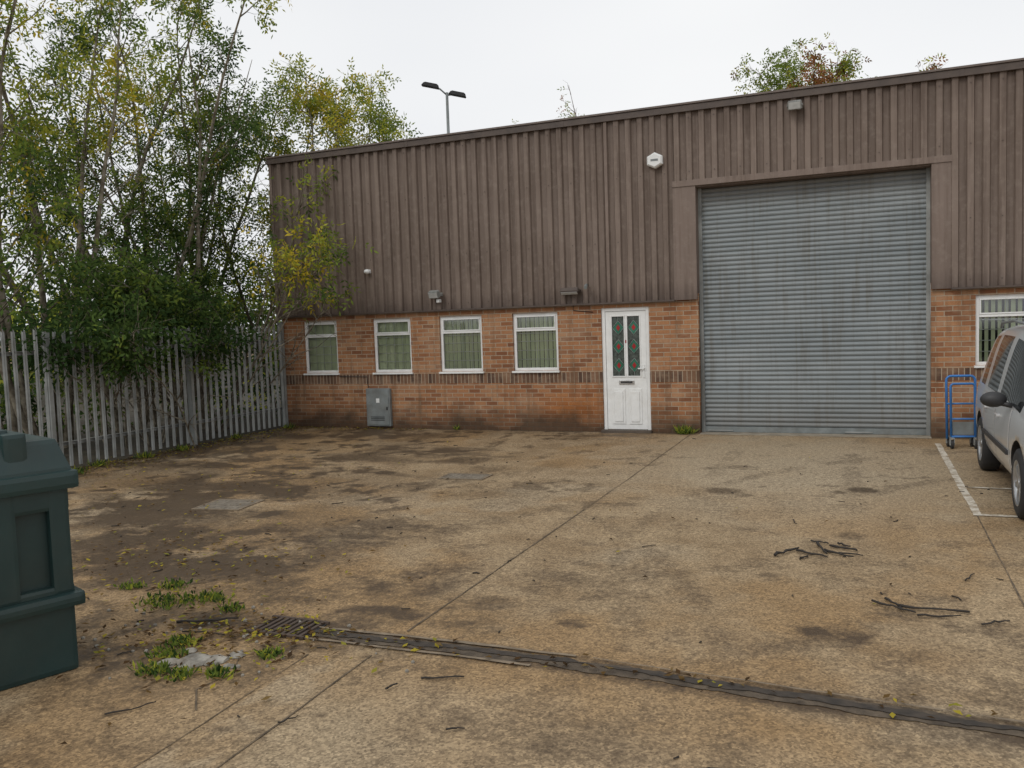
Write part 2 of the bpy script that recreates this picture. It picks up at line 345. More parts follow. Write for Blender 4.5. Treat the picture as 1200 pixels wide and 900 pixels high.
boxes('grating',L,simple('rusty_iron',(.09,.065,.05),.8,metal=.3,dirt=.4),D)
box('grating_pit',7.10,7.52,-9.80,-9.55,.0045,.006,M_blk,D)
M_cov=simple('cover_metal',(.21,.18,.14),.7,metal=.1,var=.3,scale=9,dirt=.7)
def cover(c,wx,wy,rz,nm='manhole_cover'):
    e=empty(nm,(c[0],c[1],0),R(rz))
    boxes('frame',[(-wx/2-.04,wx/2+.04,-wy/2-.04,-wy/2-.006,.002,.010),(-wx/2-.04,wx/2+.04,wy/2+.006,wy/2+.04,.002,.010),(-wx/2-.04,-wx/2-.006,-wy/2-.006,wy/2+.006,.002,.010),(wx/2+.006,wx/2+.04,-wy/2-.006,wy/2+.006,.002,.010)],M_edge,e)
    box('gap',-wx/2-.006,wx/2+.006,-wy/2-.006,wy/2+.006,.001,.004,M_blk,e)
    box('plate',-wx/2,wx/2,-wy/2,wy/2,.003,.009,M_cov,e)
    L=[];
    for i in range(7):
        for j in range(4):
            x=-wx/2+wx*(i+.5)/7;y=-wy/2+wy*(j+.5)/4;L.append((x-.025,x+.025,y-.006,y+.006,.008,.012) if (i+j)%2 else (x-.006,x+.006,y-.025,y+.025,.008,.012))
    boxes('tread',L,M_cov,e)
cover((6.08,-4.47),.52,.30,3);cover((4.2,-6.62),.5,.45,8)
def mat_paint():
    m,g,b=newmat('road_paint');pos=g.n('ShaderNodeNewGeometry',out=0)
    n=g.noise(pos,9,5,.75)
    c=g.mix(g.mr(n,.45,.62),(.62,.57,.48),(.28,.21,.135));setin(g,b,'Base Color',c);setin(g,b,'Roughness',.85);return m
M_paint=mat_paint()
P=empty('parking_bay_marking')
strip('side_line',[(11.68,-.65),(11.67,-3),(11.67,-5.3)],.075,M_paint,parent=P,jit=.15)
strip('end_line',[(11.63,-5.30),(14.3,-5.30)],.07,M_paint,parent=P,jit=.15,z=.0065)
strip('inner_line',[(11.71,-3.95),(14.3,-3.95)],.05,M_paint,parent=P,jit=.4,z=.0065)

# ------------------------------------------------------------------ building
B=empty('industrial_unit_building')
XR=30.0;DEP=16
wins=[(.48,1.26),(2.07,2.89),(3.49,4.35),(4.95,5.80),(12.22,13.75),(15.2,16.7)]
WZ=(1.07,2.09)
holes=[(a,b,*WZ) for a,b in wins]+[(6.585,7.41,0,2.12),(8.23,11.64,0,2.6),(19,23,0,2.6)]
def wall_holes(name,x0,x1,z0,z1,holes,mat,y=0,rev=.11):
    xs=sorted({x0,x1,*[h[0] for h in holes],*[h[1] for h in holes]});zs=sorted({z0,z1,*[min(max(h[2],z0),z1) for h in holes],*[min(max(h[3],z0),z1) for h in holes]})
    V=[];F=[]
    for a,b_ in zip(xs[:-1],xs[1:]):
        for c_,d_ in zip(zs[:-1],zs[1:]):
            mx,mz=(a+b_)/2,(c_+d_)/2
            if any(h[0]<mx<h[1] and h[2]<mz<h[3] for h in holes): continue
            o=len(V);V+=[(a,y,c_),(b_,y,c_),(b_,y,d_),(a,y,d_)];F.append((o,o+1,o+2,o+3))
    for h in holes:
        a,b_,c_,d_=h[0],h[1],max(h[2],z0),min(h[3],z1)
        if c_>=d_: continue
        for q in ([(a,y,c_),(a,y,d_),(a,y+rev,d_),(a,y+rev,c_)],[(b_,y,d_),(b_,y,c_),(b_,y+rev,c_),(b_,y+rev,d_)]):
            o=len(V);V+=q;F.append((o,o+1,o+2,o+3))
        if h[3]<z1: o=len(V);V+=[(a,y,d_),(b_,y,d_),(b_,y+rev,d_),(a,y+rev,d_)];F.append((o,o+1,o+2,o+3))
        if h[2]>z0: o=len(V);V+=[(a,y,c_),(a,y+rev,c_),(b_,y+rev,c_),(b_,y,c_)];F.append((o,o+1,o+2,o+3))
    return meshobj(name,V,F,mat,B)
BZ0,BZ1=.855,1.035
wall_holes('brick_wall_lower',0,XR,-.05,BZ0,holes,M_brick)
wall_holes('brick_band_course',0,XR,BZ0,BZ1,holes,M_sold,y=-.003,rev=.113)
wall_holes('brick_wall_upper',0,XR,BZ1,2.3,holes,M_brick)
meshobj('side_wall_brick',[(0,0,-.05),(0,DEP,-.05),(0,DEP,2.3),(0,0,2.3)],[(0,1,2,3)],M_brick,B)
def corr(name,a,b,z0,z1,axis='x',off=-.04,pitch=.2,depth=.042,mat=M_clad):
    prof=[(0,0),(.085,0),(.103,-depth),(.182,-depth),(.2,0)]
    pts=[];n=int(math.ceil(b/pitch))+1;k0=int(a//pitch)
    for k in range(k0,n):
        for u,v in prof[:-1]:
            x=k*pitch+u
            if a-1e-6<=x<=b+1e-6: pts.append((x,v))
    if pts[0][0]>a: pts=[(a,0)]+pts
    if pts[-1][0]<b: pts.append((b,0))
    V=[];F=[]
    for x,v in pts:
        for z in (z0,z1): V.append((x,off+v,z) if axis=='x' else (off+v,x,z))
    for i in range(len(pts)-1): F.append((2*i,2*i+2,2*i+3,2*i+1))
    return meshobj(name,V,F,mat,B)
ZT=5.2
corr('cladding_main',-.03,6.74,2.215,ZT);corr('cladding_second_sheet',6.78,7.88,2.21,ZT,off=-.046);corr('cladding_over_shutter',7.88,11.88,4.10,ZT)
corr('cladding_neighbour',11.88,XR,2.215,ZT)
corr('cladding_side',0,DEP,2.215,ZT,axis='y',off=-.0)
boxes('sheet_joint',[(6.735,6.785,-.093,-.03,2.21,ZT)],M_flash,B)
boxes('shutter_surround',[(7.86,8.23,-.07,-.02,2.20,4.02),(11.64,11.90,-.07,-.02,2.20,4.02),(7.855,11.905,-.084,-.02,4.02,4.115)],M_flash,B,.004)
boxes('shutter_reveal',[(8.215,8.232,-.02,.25,2.3,4.02),(11.638,11.655,-.02,.25,2.3,4.02),(8.23,11.64,-.02,.28,4.0,4.019)],M_flash,B)
boxes('drip_flashing',[(-.06,7.86,-.09,.0,2.185,2.213),(11.90,XR,-.09,.0,2.185,2.213)],M_fascia,B)
boxes('corner_flashing',[(-.085,-.03,-.095,.06,2.2,ZT)],M_flash,B,.004)
boxes('roof_fascia',[(-.12,XR,-.115,.05,5.195,5.30),],M_fascia,B,.006)
boxes('roof_capping',[(-.14,XR,-.135,.12,5.303,5.335)],simple('capping',(.13,.10,.085),.5,dirt=.3),B,.004)
boxes('fascia_joint',[(x,x+.05,-.119,-.115,5.195,5.302) for x in (3,6,9,12,15,18)],M_fascia,B)
meshobj('roof',[(-.1,.05,5.25),(XR,.05,5.25),(XR,DEP,5.3),(-.1,DEP,5.3)],[(0,1,2,3)],M_grey,B)
# cladding fixings
rsx=np.random.RandomState(8);L=[]
for zz in (2.32,3.2,4.25,5.1):
    for k in range(0,75):
        x=k*.4+.142
        if (7.84<x<11.92 and zz<4.15): continue
        L.append((x-.007,x+.007,-.090,-.081,zz-.007,zz+.007))
boxes('cladding_screws',L,M_fascia,B)
def shutter(nm,x0,x1,zt,y=.20):
    V=[];F=[];nz=int(zt/.075)
    prof=[(0,.008),(.008,.0),(.02,-.010),(.038,-.015),(.055,-.010),(.067,.0),(.0749,.008)]
    rows=[(0.1+k*.075+a,b) for k in range(nz) for a,b in prof if .1+k*.075+a<=zt]
    for z,o in rows: V+=[(x0,y+o,z),(x1,y+o,z)]
    for i in range(len(rows)-1): F.append((2*i,2*i+1,2*i+3,2*i+2))
    meshobj(nm+'_curtain',V,F,M_shut,B)
    boxes(nm+'_bottom_rail',[(x0+.02,x1-.02,y-.03,y+.02,.012,.10)],M_grey,B,.006)
    boxes(nm+'_guides',[(x0-.002,x0+.055,y-.05,y+.04,0,zt),(x1-.055,x1+.002,y-.05,y+.04,0,zt)],M_galv,B,.004)
    boxes(nm+'_threshold',[(x0,x1,-.10,y+.1,-.02,.010)],simple('threshold_concrete',(.30,.26,.20),.85,dirt=.5),B)
    boxes(nm+'_bottom_lip',[(x0+.1,x0+.5,y-.045,y-.03,.03,.05),(x1-1.2,x1-.8,y-.045,y-.03,.03,.05)],M_galv,B)
shutter('roller_shutter',8.23,11.64,4.0)
shutter('second_shutter',19,23,2.3,y=.12)
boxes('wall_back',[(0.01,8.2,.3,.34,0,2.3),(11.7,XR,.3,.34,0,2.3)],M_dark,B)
def window(i,x0,x1,z0,z1,lights=1):
    y=.045;fw=.05;zt=z1-.30
    e='window%d_'%i
    L=[(x0,x1,y,y+.06,z1-fw,z1),(x0,x1,y,y+.06,z0,z0+fw),(x0,x0+fw,y+.001,y+.059,z0+fw,z1-fw),(x1-fw,x1,y+.001,y+.059,z0+fw,z1-fw),(x0+fw,x1-fw,y-.002,y+.058,zt-.02,zt+.02)]
    if lights==2: L.append(((x0+x1)/2-.03,(x0+x1)/2+.03,y+.002,y+.058,z0+fw,zt-.02))
    boxes(e+'frame',L,M_upvc,B,.005)
    a,b_=x0+fw,x1-fw
    boxes(e+'sash',[(a+.001,b_-.001,y-.012,y+.03,z1-fw-.022,z1-fw-.001),(a+.001,b_-.001,y-.012,y+.03,zt+.021,zt+.042),(a+.001,a+.022,y-.011,y+.03,zt+.042,z1-fw-.022),(b_-.022,b_-.001,y-.011,y+.03,zt+.042,z1-fw-.022)],M_upvc,B,.004)
    boxes(e+'sill',[(x0-.02,x1+.02,-.045,y,z0-.035,z0-.002)],M_upvc,B,.006)
    meshobj(e+'glass',[(a,y+.025,z0+fw),(b_,y+.025,z0+fw),(b_,y+.025,z1-fw),(a,y+.025,z1-fw)],[(0,1,2,3)],M_glass,B)
    rs=np.random.RandomState(i+10);V=[];F=[];x=a-.02
    while x<b_+.02:
        an=R(38)+rs.randn()*.10;dx,dy=.036*math.cos(an),.036*math.sin(an);o=len(V)
        c=x+.04;V+=[(c-dx,.14-dy,z0+.02),(c+dx,.14+dy,z0+.02),(c+dx,.14+dy,z1),(c-dx,.14-dy,z1)];F.append((o,o+1,o+2,o+3));x+=.085
    meshobj(e+'blind',V,F,M_blind,B)
    L=[]
    for zz in (z0+.20,z0+.36,z0+.52,z0+.66): L.append(([(a,.092,zz),(b_,.092,zz)],.006))
    n=4
    for k in range(1,n): L.append(([(a+k*(b_-a)/n,.094,z0+.05),(a+k*(b_-a)/n,.094,z1-.05)],.005))
    tubes(e+'grille',L,M_white,B,5)
for i,(a,b_) in enumerate(wins): window(i+1,a,b_,*WZ,lights=2 if b_-a>1.2 else 1)
dx0,dx1=6.585,7.41;y=.03
boxes('door_frame',[(dx0,dx0+.06,y,y+.07,0.02,2.12),(dx1-.06,dx1,y,y+.07,.02,2.12),(dx0+.06,dx1-.06,y+.001,y+.069,2.06,2.12)],M_upvc,B,.006)
a,b_=dx0+.065,dx1-.065;yl=y+.015
mid=(a+b_)/2;g1=(a+.11,mid-.03);g2=(mid+.03,b_-.11);gz=(.96,1.97)
boxes('door_leaf',[(a,g1[0],yl,yl+.05,.05,2.055),(g2[1],b_,yl,yl+.05,.05,2.055),(g1[1],g2[0],yl+.001,yl+.049,gz[0],gz[1]),(g1[0],g2[1],yl+.001,yl+.049,gz[1],2.055),(g1[0],g2[1],yl+.001,yl+.049,.05,gz[0])],M_upvc,B)
boxes('door_gap',[(dx0+.0605,dx0+.0645,yl+.01,yl+.03,.03,2.06),(dx1-.0645,dx1-.0605,yl+.01,yl+.03,.03,2.06)],M_dark,B)
for k,(p,q) in enumerate((g1,g2)):
    meshobj('door_glass%d'%k,[(p,yl+.02,gz[0]),(q,yl+.02,gz[0]),(q,yl+.02,gz[1]),(p,yl+.02,gz[1])],[(0,1,2,3)],simple('obscure_glass%d'%k,(.07,.085,.075),.15,var=.6,scale=25),B)
    boxes('door_bead%d'%k,[(p-.018,p,yl-.012,yl+.01,gz[0]-.018,gz[1]+.018),(q,q+.018,yl-.012,yl+.01,gz[0]-.018,gz[1]+.018),(p,q,yl-.011,yl+.01,gz[1],gz[1]+.018),(p,q,yl-.011,yl+.01,gz[0]-.018,gz[0])],M_upvc,B,.003)
    xm=(p+q)/2;hw=(q-p)/2;V=[];F=[]
    def dia(zc,rx,rz,yy):
        o=len(V);V.extend([(xm-rx,yy,zc),(xm,yy,zc-rz),(xm+rx,yy,zc),(xm,yy,zc+rz)]);F.append((o,o+1,o+2,o+3))
    for zc in (1.78,1.46,1.14): dia(zc,.036,.055,yl+.016)
    meshobj('door_red_diamonds%d'%k,V,F,M_red,B)
    V=[];F=[]
    for zc in (1.78,1.46,1.14): dia(zc,hw*.95,.12,yl+.018)
    meshobj('door_green_diamonds%d'%k,V,F,M_greeng,B)
    L=[]
    for zc in (1.78,1.46,1.14):
        for sx in (-1,1):
            for sz in (-1,1): L.append(([(xm+sx*hw*.95,yl+.013,zc),(xm,yl+.013,zc+sz*.12)],.003))
    L+=[([(xm,yl+.013,gz[0]),(xm,yl+.013,1.02)],.003),([(xm,yl+.013,1.9),(xm,yl+.013,gz[1])],.003)]
    tubes('door_leading%d'%k,L,M_lead,B,5)
for k,(p,q) in enumerate(((g1[0]-.02,g1[1]+.0),(g2[0]-.0,g2[1]+.02))):
    boxes('door_lower_panel%d'%k,[(p,q,yl-.012,yl+.002,.14,.74)],M_upvc,B,.007)
    boxes('door_panel_field%d'%k,[(p+.04,q-.04,yl-.024,yl-.011,.18,.70)],M_upvc,B,.009)
boxes('letter_box',[(mid-.13,mid+.13,yl-.018,yl,.82,.885)],simple('letterbox_chrome',(.55,.55,.54),.25,metal=.9),B,.006)
boxes('letter_box_flap',[(mid-.1,mid+.1,yl-.022,yl-.016,.84,.868)],M_dark,B)
boxes('door_handle',[(b_-.065,b_-.03,yl-.014,yl,.93,1.15),(b_-.14,b_-.035,yl-.05,yl-.03,1.075,1.095),(b_-.055,b_-.037,yl-.04,yl-.01,1.075,1.095)],M_white,B,.003)
boxes('door_number',[(mid-.016,mid+.016,yl-.004,yl,1.52,1.57)],M_red,B)
boxes('door_threshold',[(dx0-.02,dx1+.02,-.10,.08,-.01,.045)],simple('step_dark',(.09,.07,.055),.8,dirt=.3),B,.006)
boxes('meter_box',[(1.90,2.42,-.075,0,.05,.77)],M_grey,B,.01)
boxes('meter_box_door',[(1.925,2.395,-.088,-.074,.075,.745)],M_grey,B,.005)
boxes('meter_box_label',[(2.13,2.20,-.0905,-.088,.50,.58)],M_white,B)
boxes('meter_box_louvre',[(2.0,2.3,-.092,-.088,.16+k*.03,.172+k*.03) for k in range(3)]+[(2.35,2.375,-.098,-.088,.36,.42)],M_dark,B)
e=empty('alarm_box',(7.60,-.082,4.47))
V=[];F=[]
for yy,s in ((0,1),(-.07,1),(-.095,.8)):
    for k in range(6):
        t=R(30+60*k);V.append((math.cos(t)*.145*s,yy,math.sin(t)*.13*s))
for j in range(2):
    for k in range(6): F.append((j*6+k,j*6+(k+1)%6,(j+1)*6+(k+1)%6,(j+1)*6+k))
F.append(tuple(12+k for k in range(6)))
meshobj('housing',V,F,M_white,e)
boxes('label',[(-.06,.06,-.098,-.0955,-.015,.02)],M_grey,e)
e=empty('security_sensor',(2.09,-.082,2.98))
boxes('base',[(-.05,.05,-.03,0,-.03,.04)],M_white,e,.008)
bm=bmesh.new();bmesh.ops.create_uvsphere(bm,u_segments=16,v_segments=10,radius=.06);bmesh.ops.transform(bm,matrix=Matrix.Translation((0,-.06,0))@Matrix.Diagonal((1,1,.8,1)),verts=bm.verts);bmobj('dome',bm,M_white,e,smooth=True)
def flood(nm,x,z,yb,w,h,tilt,mat,arm=.12):
    e=empty(nm,(x,yb,z))
    bm=bmesh.new();bbox(bm,-w/2,w/2,-.05,.05,-h/2,h/2);bmesh.ops.bevel(bm,geom=bm.edges[:],offset=.012,segments=2,affect='EDGES')
    bmesh.ops.transform(bm,matrix=Matrix.Translation((0,-arm,0))@Matrix.Rotation(R(tilt),4,'X'),verts=bm.verts);bmobj('lamp_body',bm,mat,e)
    bm=bmesh.new();bbox(bm,-w/2+.015,w/2-.015,-.054,-.050,-h/2+.015,h/2-.015)
    bmesh.ops.transform(bm,matrix=Matrix.Translation((0,-arm,0))@Matrix.Rotation(R(tilt),4,'X'),verts=bm.verts);bmobj('lens',bm,simple('lamp_lens',(.45,.46,.45),.2),e)
    boxes('bracket',[(-w/2-.012,-w/2-.004,-arm-.02,0,-.015,.015),(w/2+.004,w/2+.012,-arm-.02,0,-.015,.015),(-w/2-.012,w/2+.012,-.012,0,-.03,.03)],mat,e)
flood('floodlight',3.52,2.49,-.084,.20,.13,25,M_galv);boxes('pir_sensor',[(3.54,3.60,-.17,-.08,2.34,2.40)],M_white,B,.01)
flood('floodlight',9.77,5.06,-.084,.20,.13,20,M_galv)
flood('floodlight',6.10,2.43,-.084,.32,.09,50,M_fascia,.10)
e=empty('security_camera',(6.40,-.084,2.50));tubes('arm',[([(0,0,.02),(0,-.1,.03),(0,-.12,0)],.012)],M_grey,e)
cyl('camera_body',(0,-.14,-.01),(0.25,-1,-.25),.03,.16,M_grey,e,bevel=.004)
e=empty('wall_cable');tubes('cable',[([(1.28,-.01,1.0),(1.9,-.01,.99),(1.92,-.01,.78)],.006),([(6.10,-.02,2.19),(6.1,-.01,2.1),(6.45,-.01,2.06)],.006)],M_blk,e,5)

# ------------------------------------------------------------------ palisade fence
Fe=empty('palisade_fence')
def palisade(y0,y1,x,H=2.07,rs=np.random.RandomState(2)):
    V=[];F=[];y=y0;n=0
    while y>y1:
        h=H+rs.randn()*.008;w=.068;tx=rs.randn()*.008;ty=rs.randn()*.008
        prof=[(-w/2,.0),(-w/4,.018),(0,.004),(w/4,.018),(w/2,.0)]
        o=len(V)
        for a,b_ in prof: V.append((x+b_,y+a,.05))
        for a,b_ in prof: V.append((x+b_+tx,y+a+ty,h-.10+(.02 if abs(a)<.02 else 0)))
        tops=[(-w*.42,h-.035),(-w*.2,h-.055),(0,h),(w*.2,h-.055),(w*.42,h-.035)]
        for (a,hh),(pa,pb) in zip(tops,prof): V.append((x+pb+tx,y+a+ty,hh))
        for j in range(2):
            for k in range(4): F.append((o+j*5+k,o+j*5+k+1,o+(j+1)*5+k+1,o+(j+1)*5+k))
        y-=.155
    return V,F
V,F=palisade(-.12,-30,0)
meshobj('pales',V,F,M_galv,Fe)
L=[];
for z in (.38,1.72): L+=[(-.052,-.045,-30,-.05,z-.025,z+.03),(-.045,-.006,-30,-.05,z+.024,z+.03)]
boxes('rails',L,M_galv,Fe)
boxes('posts',[(-.055,.05,yy-.03,yy+.03,0,2.0) for yy in np.arange(-2.62,-30,-2.75)]+[(-.08,.03,-.09,-.03,0,2.1)],M_galv,Fe)
L=[]
for z in (.40,1.74):
    yy=-.12
    while yy>-30: L.append((.003,.012,yy-.008,yy+.008,z-.008,z+.008));yy-=.155
boxes('bolts',L,M_galv,Fe)

# ------------------------------------------------------------------ trees
PAL={'dg':(.040,.072,.024),'g':(.085,.135,.036),'lg':(.185,.245,.048),'yg':(.37,.38,.055),'y':(.55,.43,.05),'br':(.16,.085,.03),'ru':(.30,.13,.05)}
def add_leaves(P,Dv,C,rs,L0=.24,ls=.085,lw=.034,pairs=2):
    n=len(P)
    rv=rs.randn(n,3);S_=np.cross(Dv,rv);S_/=np.linalg.norm(S_,axis=1)[:,None]+1e-9
    Nn=np.cross(S_,Dv)
    Vs=[]
    offs=[(k+1)/(pairs+.6) for k in range(pairs) for _ in (0,1)]+[1.0];sg=[s for k in range(pairs) for s in (-1,1)]+[0]
    Ln=L0*(.7+.6*rs.rand(n))[:,None]
    for o,s in zip(offs,sg):
        b=P+Dv*Ln*o+np.array([0,0,-.05])*o*o
        dr=(Dv*.55+S_*s*.85) if s else Dv.copy()
        dr=dr+rs.randn(n,3)*.18+np.array([0,0,-.15]);dr/=np.linalg.norm(dr,axis=1)[:,None]
        wd=np.cross(dr,Nn+rs.randn(n,3)*.3);wd/=np.linalg.norm(wd,axis=1)[:,None]+1e-9
        l=(ls*(.7+.6*rs.rand(n)))[:,None]
        Vs.append(np.stack([b,b+dr*l*.45+wd*lw*.5,b+dr*l,b+dr*l*.45-wd*lw*.5],1))
    V=np.stack(Vs,1).reshape(-1,3)
    k=len(offs);CC=np.repeat(C,k*4,axis=0)
    jit=1+.35*(np.repeat(rs.rand(n*k),4)-.5);CC=CC*jit[:,None]
    return V,CC
def build(name,tubesL,LV,LC,bark,loc=None):
    V=[];F=[];
    for pts,r,s in tubesL:
        v,f=tubemesh(pts,r,s,False);o=len(V);V+=[tuple(x) for x in v];F+=[tuple(i+o for i in q) for q in f]
    V=np.array(V,dtype=float).reshape(-1,3);nb=len(V);nfb=len(F)
    nl=len(LV)//4
    allV=np.concatenate([V,LV]) if nl else V
    fb=np.array(F,dtype=np.int32).reshape(-1,4)
    fl=(np.arange(nl*4,dtype=np.int32)+nb).reshape(-1,4)
    FF=np.concatenate([fb,fl])
    me=bpy.data.meshes.new(name);me.vertices.add(len(allV));me.vertices.foreach_set('co',allV.ravel())
    me.loops.add(FF.size);me.loops.foreach_set('vertex_index',FF.ravel())
    me.polygons.add(len(FF));me.polygons.foreach_set('loop_start',np.arange(0,FF.size,4,dtype=np.int32));me.polygons.foreach_set('loop_total',np.full(len(FF),4,dtype=np.int32))
    me.materials.append(bark);me.materials.append(M_leaf)
    me.polygons.foreach_set('material_index',np.concatenate([np.zeros(nfb,np.int32),np.ones(nl,np.int32)]))
    me.update(calc_edges=True)
    ca=me.color_attributes.new('Col','FLOAT_COLOR','POINT')
    cc=np.ones((len(allV),4));cc[nb:,:3]=LC if nl else 0
    ca.data.foreach_set('color',cc.ravel());me.validate()
    return link(bpy.data.objects.new(name,me))
def unit(v): return v/(np.linalg.norm(v)+1e-9)
def grow(name,base,stems,seed,mix,leafn=1.4,zmin=1.0,brn=2.3,brl=.26,lean=None,barep=0.0,bark=M_bark,spread=.16,r0=.05,twig=4,ls=.10,droop=0.0,trunk=0.0,tr=.2,maxy=None):
    rs=np.random.RandomState(seed);T=[];P=[];Dv=[]
    bj=.35 if not trunk else .06
    st=[(np.array([base[0],base[1],trunk*.97])+np.array([rs.randn()*bj,rs.randn()*bj,0]),unit(np.array([rs.randn()*spread,rs.randn()*spread,1.]))if lean is None else unit(np.array(lean)+rs.randn(3)*.08),H) for H in stems]
    if trunk: T.append(([np.array([base[0],base[1],-.05]),np.array([base[0]+.05,base[1],trunk*.5]),np.array([base[0],base[1],trunk])],[tr*1.25,tr,tr*.8],8))
    for p0,d0,H in st:
        n=12;p=p0.copy();dd=d0.copy();pts=[p.copy()];dirs=[dd.copy()]
        for i in range(n):
            p=p+dd*H/n;pts.append(p.copy());dd=unit(dd+rs.randn(3)*.07+np.array([0,0,.03-droop]));dirs.append(dd.copy())
        rad=[r0*(H/8)*(1-i/n)**.8+.005 for i in range(n+1)];T.append((pts,rad,6))
        for k in range(int(H*brn)):
            t=.14+.85*rs.rand()**.85;i=min(int(t*n),n-1);q=pts[i]+(pts[i+1]-pts[i])*(t*n-i)
            a=rs.rand()*6.283;out=np.array([math.cos(a),math.sin(a),0]);bd=unit(dirs[i]*.75+out*(.75)+rs.randn(3)*.1)
            bl=((1-t)*H*brl+.45)*(.7+.6*rs.rand());bp=[q];m=5;x=q.copy();ds=[bd]
            for j in range(m):
                x=x+bd*bl/m;bp.append(x.copy());bd=unit(bd+rs.randn(3)*.12+np.array([0,0,(.05 if t>.5 else -.02)-droop]));ds.append(bd)
            T.append((bp,[.013*(1-j/m)+.003 for j in range(m+1)],3))
            bare=rs.rand()<barep
            sites=[(bp[j]+(bp[j+1]-bp[j])*rs.rand(),ds[j]) for j in range(1,m) for _ in range(max(1,int(bl/m/.12)))]
            for c in range(twig):
                j=1+rs.randint(m);tp=bp[j];td=unit(ds[j]*.6+unit(rs.randn(3))*.8);tl=.25+.4*rs.rand()
                e1=tp+td*tl*.5;e2=e1+unit(td+rs.randn(3)*.2)*tl*.5;T.append(([tp,e1,e2],[.005,.004,.002],3))
                sites+=[(tp+(e1-tp)*.6,td),(e1,td),(e2,td),((e1+e2)/2,td)]
            if bare: sites=[s for s in sites if rs.rand()<.12]
            for s,dr in sites:
                if s[2]<zmin: continue
                for _ in range(int(leafn)+(rs.rand()<leafn%1)):
                    P.append(s+rs.randn(3)*.05);Dv.append(unit(dr*.4+unit(rs.randn(3))*.8+np.array([0,0,-.3])))
    P=np.array(P);Dv=np.array(Dv)
    ks=list(mix.keys());pr=np.array([mix[k] for k in ks],float);pr/=pr.sum()
    cell=np.sin(P[:,0]*2.1+seed)+np.sin(P[:,1]*1.9+seed*2)+np.sin(P[:,2]*1.6+seed*3)
    rk=(cell/6+.5)*.6+rs.rand(len(P))*.3+np.clip((P[:,2]-2)/8,0,1)*.25
    o=np.argsort(np.argsort(rk))/len(rk);idx=np.searchsorted(np.cumsum(pr),o);idx=np.clip(idx,0,len(ks)-1)
    C=np.array([PAL[k] for k in ks])[idx]
    LV,LC=add_leaves(P,Dv,C,rs,ls=ls,lw=ls*.42)
    return build(name,T,LV,LC,bark)
G1={'dg':.18,'g':.42,'lg':.30,'yg':.08,'y':.02}
G2={'dg':.08,'g':.30,'lg':.36,'yg':.20,'y':.06}
G3={'g':.15,'lg':.38,'yg':.34,'y':.13}
grow('ash_tree',(-1.9,-4.4),[9.5,9,8.5,9.2],11,G2,barep=.18)
grow('ash_tree',(-2.6,-2.9),[10,9.5,9,8.6,9.8],12,G2,barep=.22)
grow('ash_tree',(-3.2,-1.3),[10,9.6,9],13,G1,barep=.2)
grow('ash_tree',(-2.2,-.6),[9.0,8.4,7.5,8.2],14,G1,barep=.25)
grow('ash_tree',(-4.2,1.0),[10.0,9.5],15,G1,barep=.35)
grow('ash_tree',(-2.6,1.0),[8.8,7.6,8.2,9.0,8.0],16,G2,barep=.35)
grow('ash_tree',(-2.0,3.0),[7.8,7.2,8.4,7.5,7.0],17,G3,barep=.08,leafn=1.8,brn=2.6)
grow('ash_tree',(-.8,3.2),[7.6,8.0,7.0],27,G3,barep=.08,leafn=2,brn=2.6)
grow('ash_tree',(-1.3,-1.2),[4.8,5.6,4.4,5.2],18,G3,lean=(.42,.02,.88),r0=.035,barep=.3,zmin=2.3,leafn=1.1,brn=2.4)
grow('ash_tree',(-1.0,-.9),[4.4,4.0],19,G3,lean=(.72,-.03,.66),r0=.03,zmin=2.45,leafn=1.2,barep=.2)
grow('evergreen_shrub',(-.55,-3.4),[2.7,2.9,2.6,2.4,2.5],20,{'dg':.6,'g':.35,'lg':.05},spread=.35,brn=5,leafn=2,zmin=1.6,r0=.03,droop=.03)
grow('evergreen_shrub',(-.5,-2.4),[2.8,2.6,2.9,2.7],25,{'dg':.6,'g':.35,'lg':.05},spread=.35,brn=5,leafn=2,zmin=1.5,r0=.03,droop=.03)
grow('evergreen_shrub',(-1.4,-2.0),[3.2,3.0,2.8,3.1],21,{'dg':.5,'g':.35,'lg':.15},spread=.3,brn=5,leafn=1.5,zmin=1.3,r0=.03)
def mass(name,n,fx,fy,fz,seed,mix,ls,L0):
    rs=np.random.RandomState(seed);nc=n//60;P=[]
    for c in range(nc):
        a=rs.rand();b_=rs.rand();x=fx[0]+(fx[1]-fx[0])*a;y=fy[0]+(fy[1]-fy[0])*b_
        z=(fz[0]+(fz[1]-fz[0])*rs.rand()**.8)*(.8+.25*math.sin(x*1.3+y*.9));rad=.35+.4*rs.rand()
        P.append(np.array([x,y,z])+rs.randn(60,3)*rad*np.array([.6,.6,.5])*(ls/.085)**.5)
    P=np.concatenate(P);P[:,2]=np.abs(P[:,2]);Dv=rs.randn(len(P),3);Dv[:,2]-=.4;Dv/=np.linalg.norm(Dv,axis=1)[:,None]
    ks=list(mix.keys());cc=np.repeat(rs.choice(len(ks),nc,p=[mix[k] for k in ks]),60);C=np.array([PAL[k] for k in ks])[cc]*(.7+.6*np.repeat(rs.rand(nc),60))[:,None]
    LV,LC=add_leaves(P,Dv,C,rs,L0=L0,ls=ls,lw=ls*.5,pairs=1)
    return build(name,[([(fx[0],fy[0],0),(fx[0],fy[0],.5)],[.02,.01],3)],LV,LC,M_bark)
mass('undergrowth',4800,(-6,-1.6),(-7,3.5),(0.2,2.7),31,{'dg':.45,'g':.35,'lg':.15,'yg':.05},.12,.2)
mass('distant_trees',6000,(-26,-11),(-12,32),(.3,4.8),32,{'dg':.4,'g':.35,'lg':.2,'yg':.05},.34,.5)
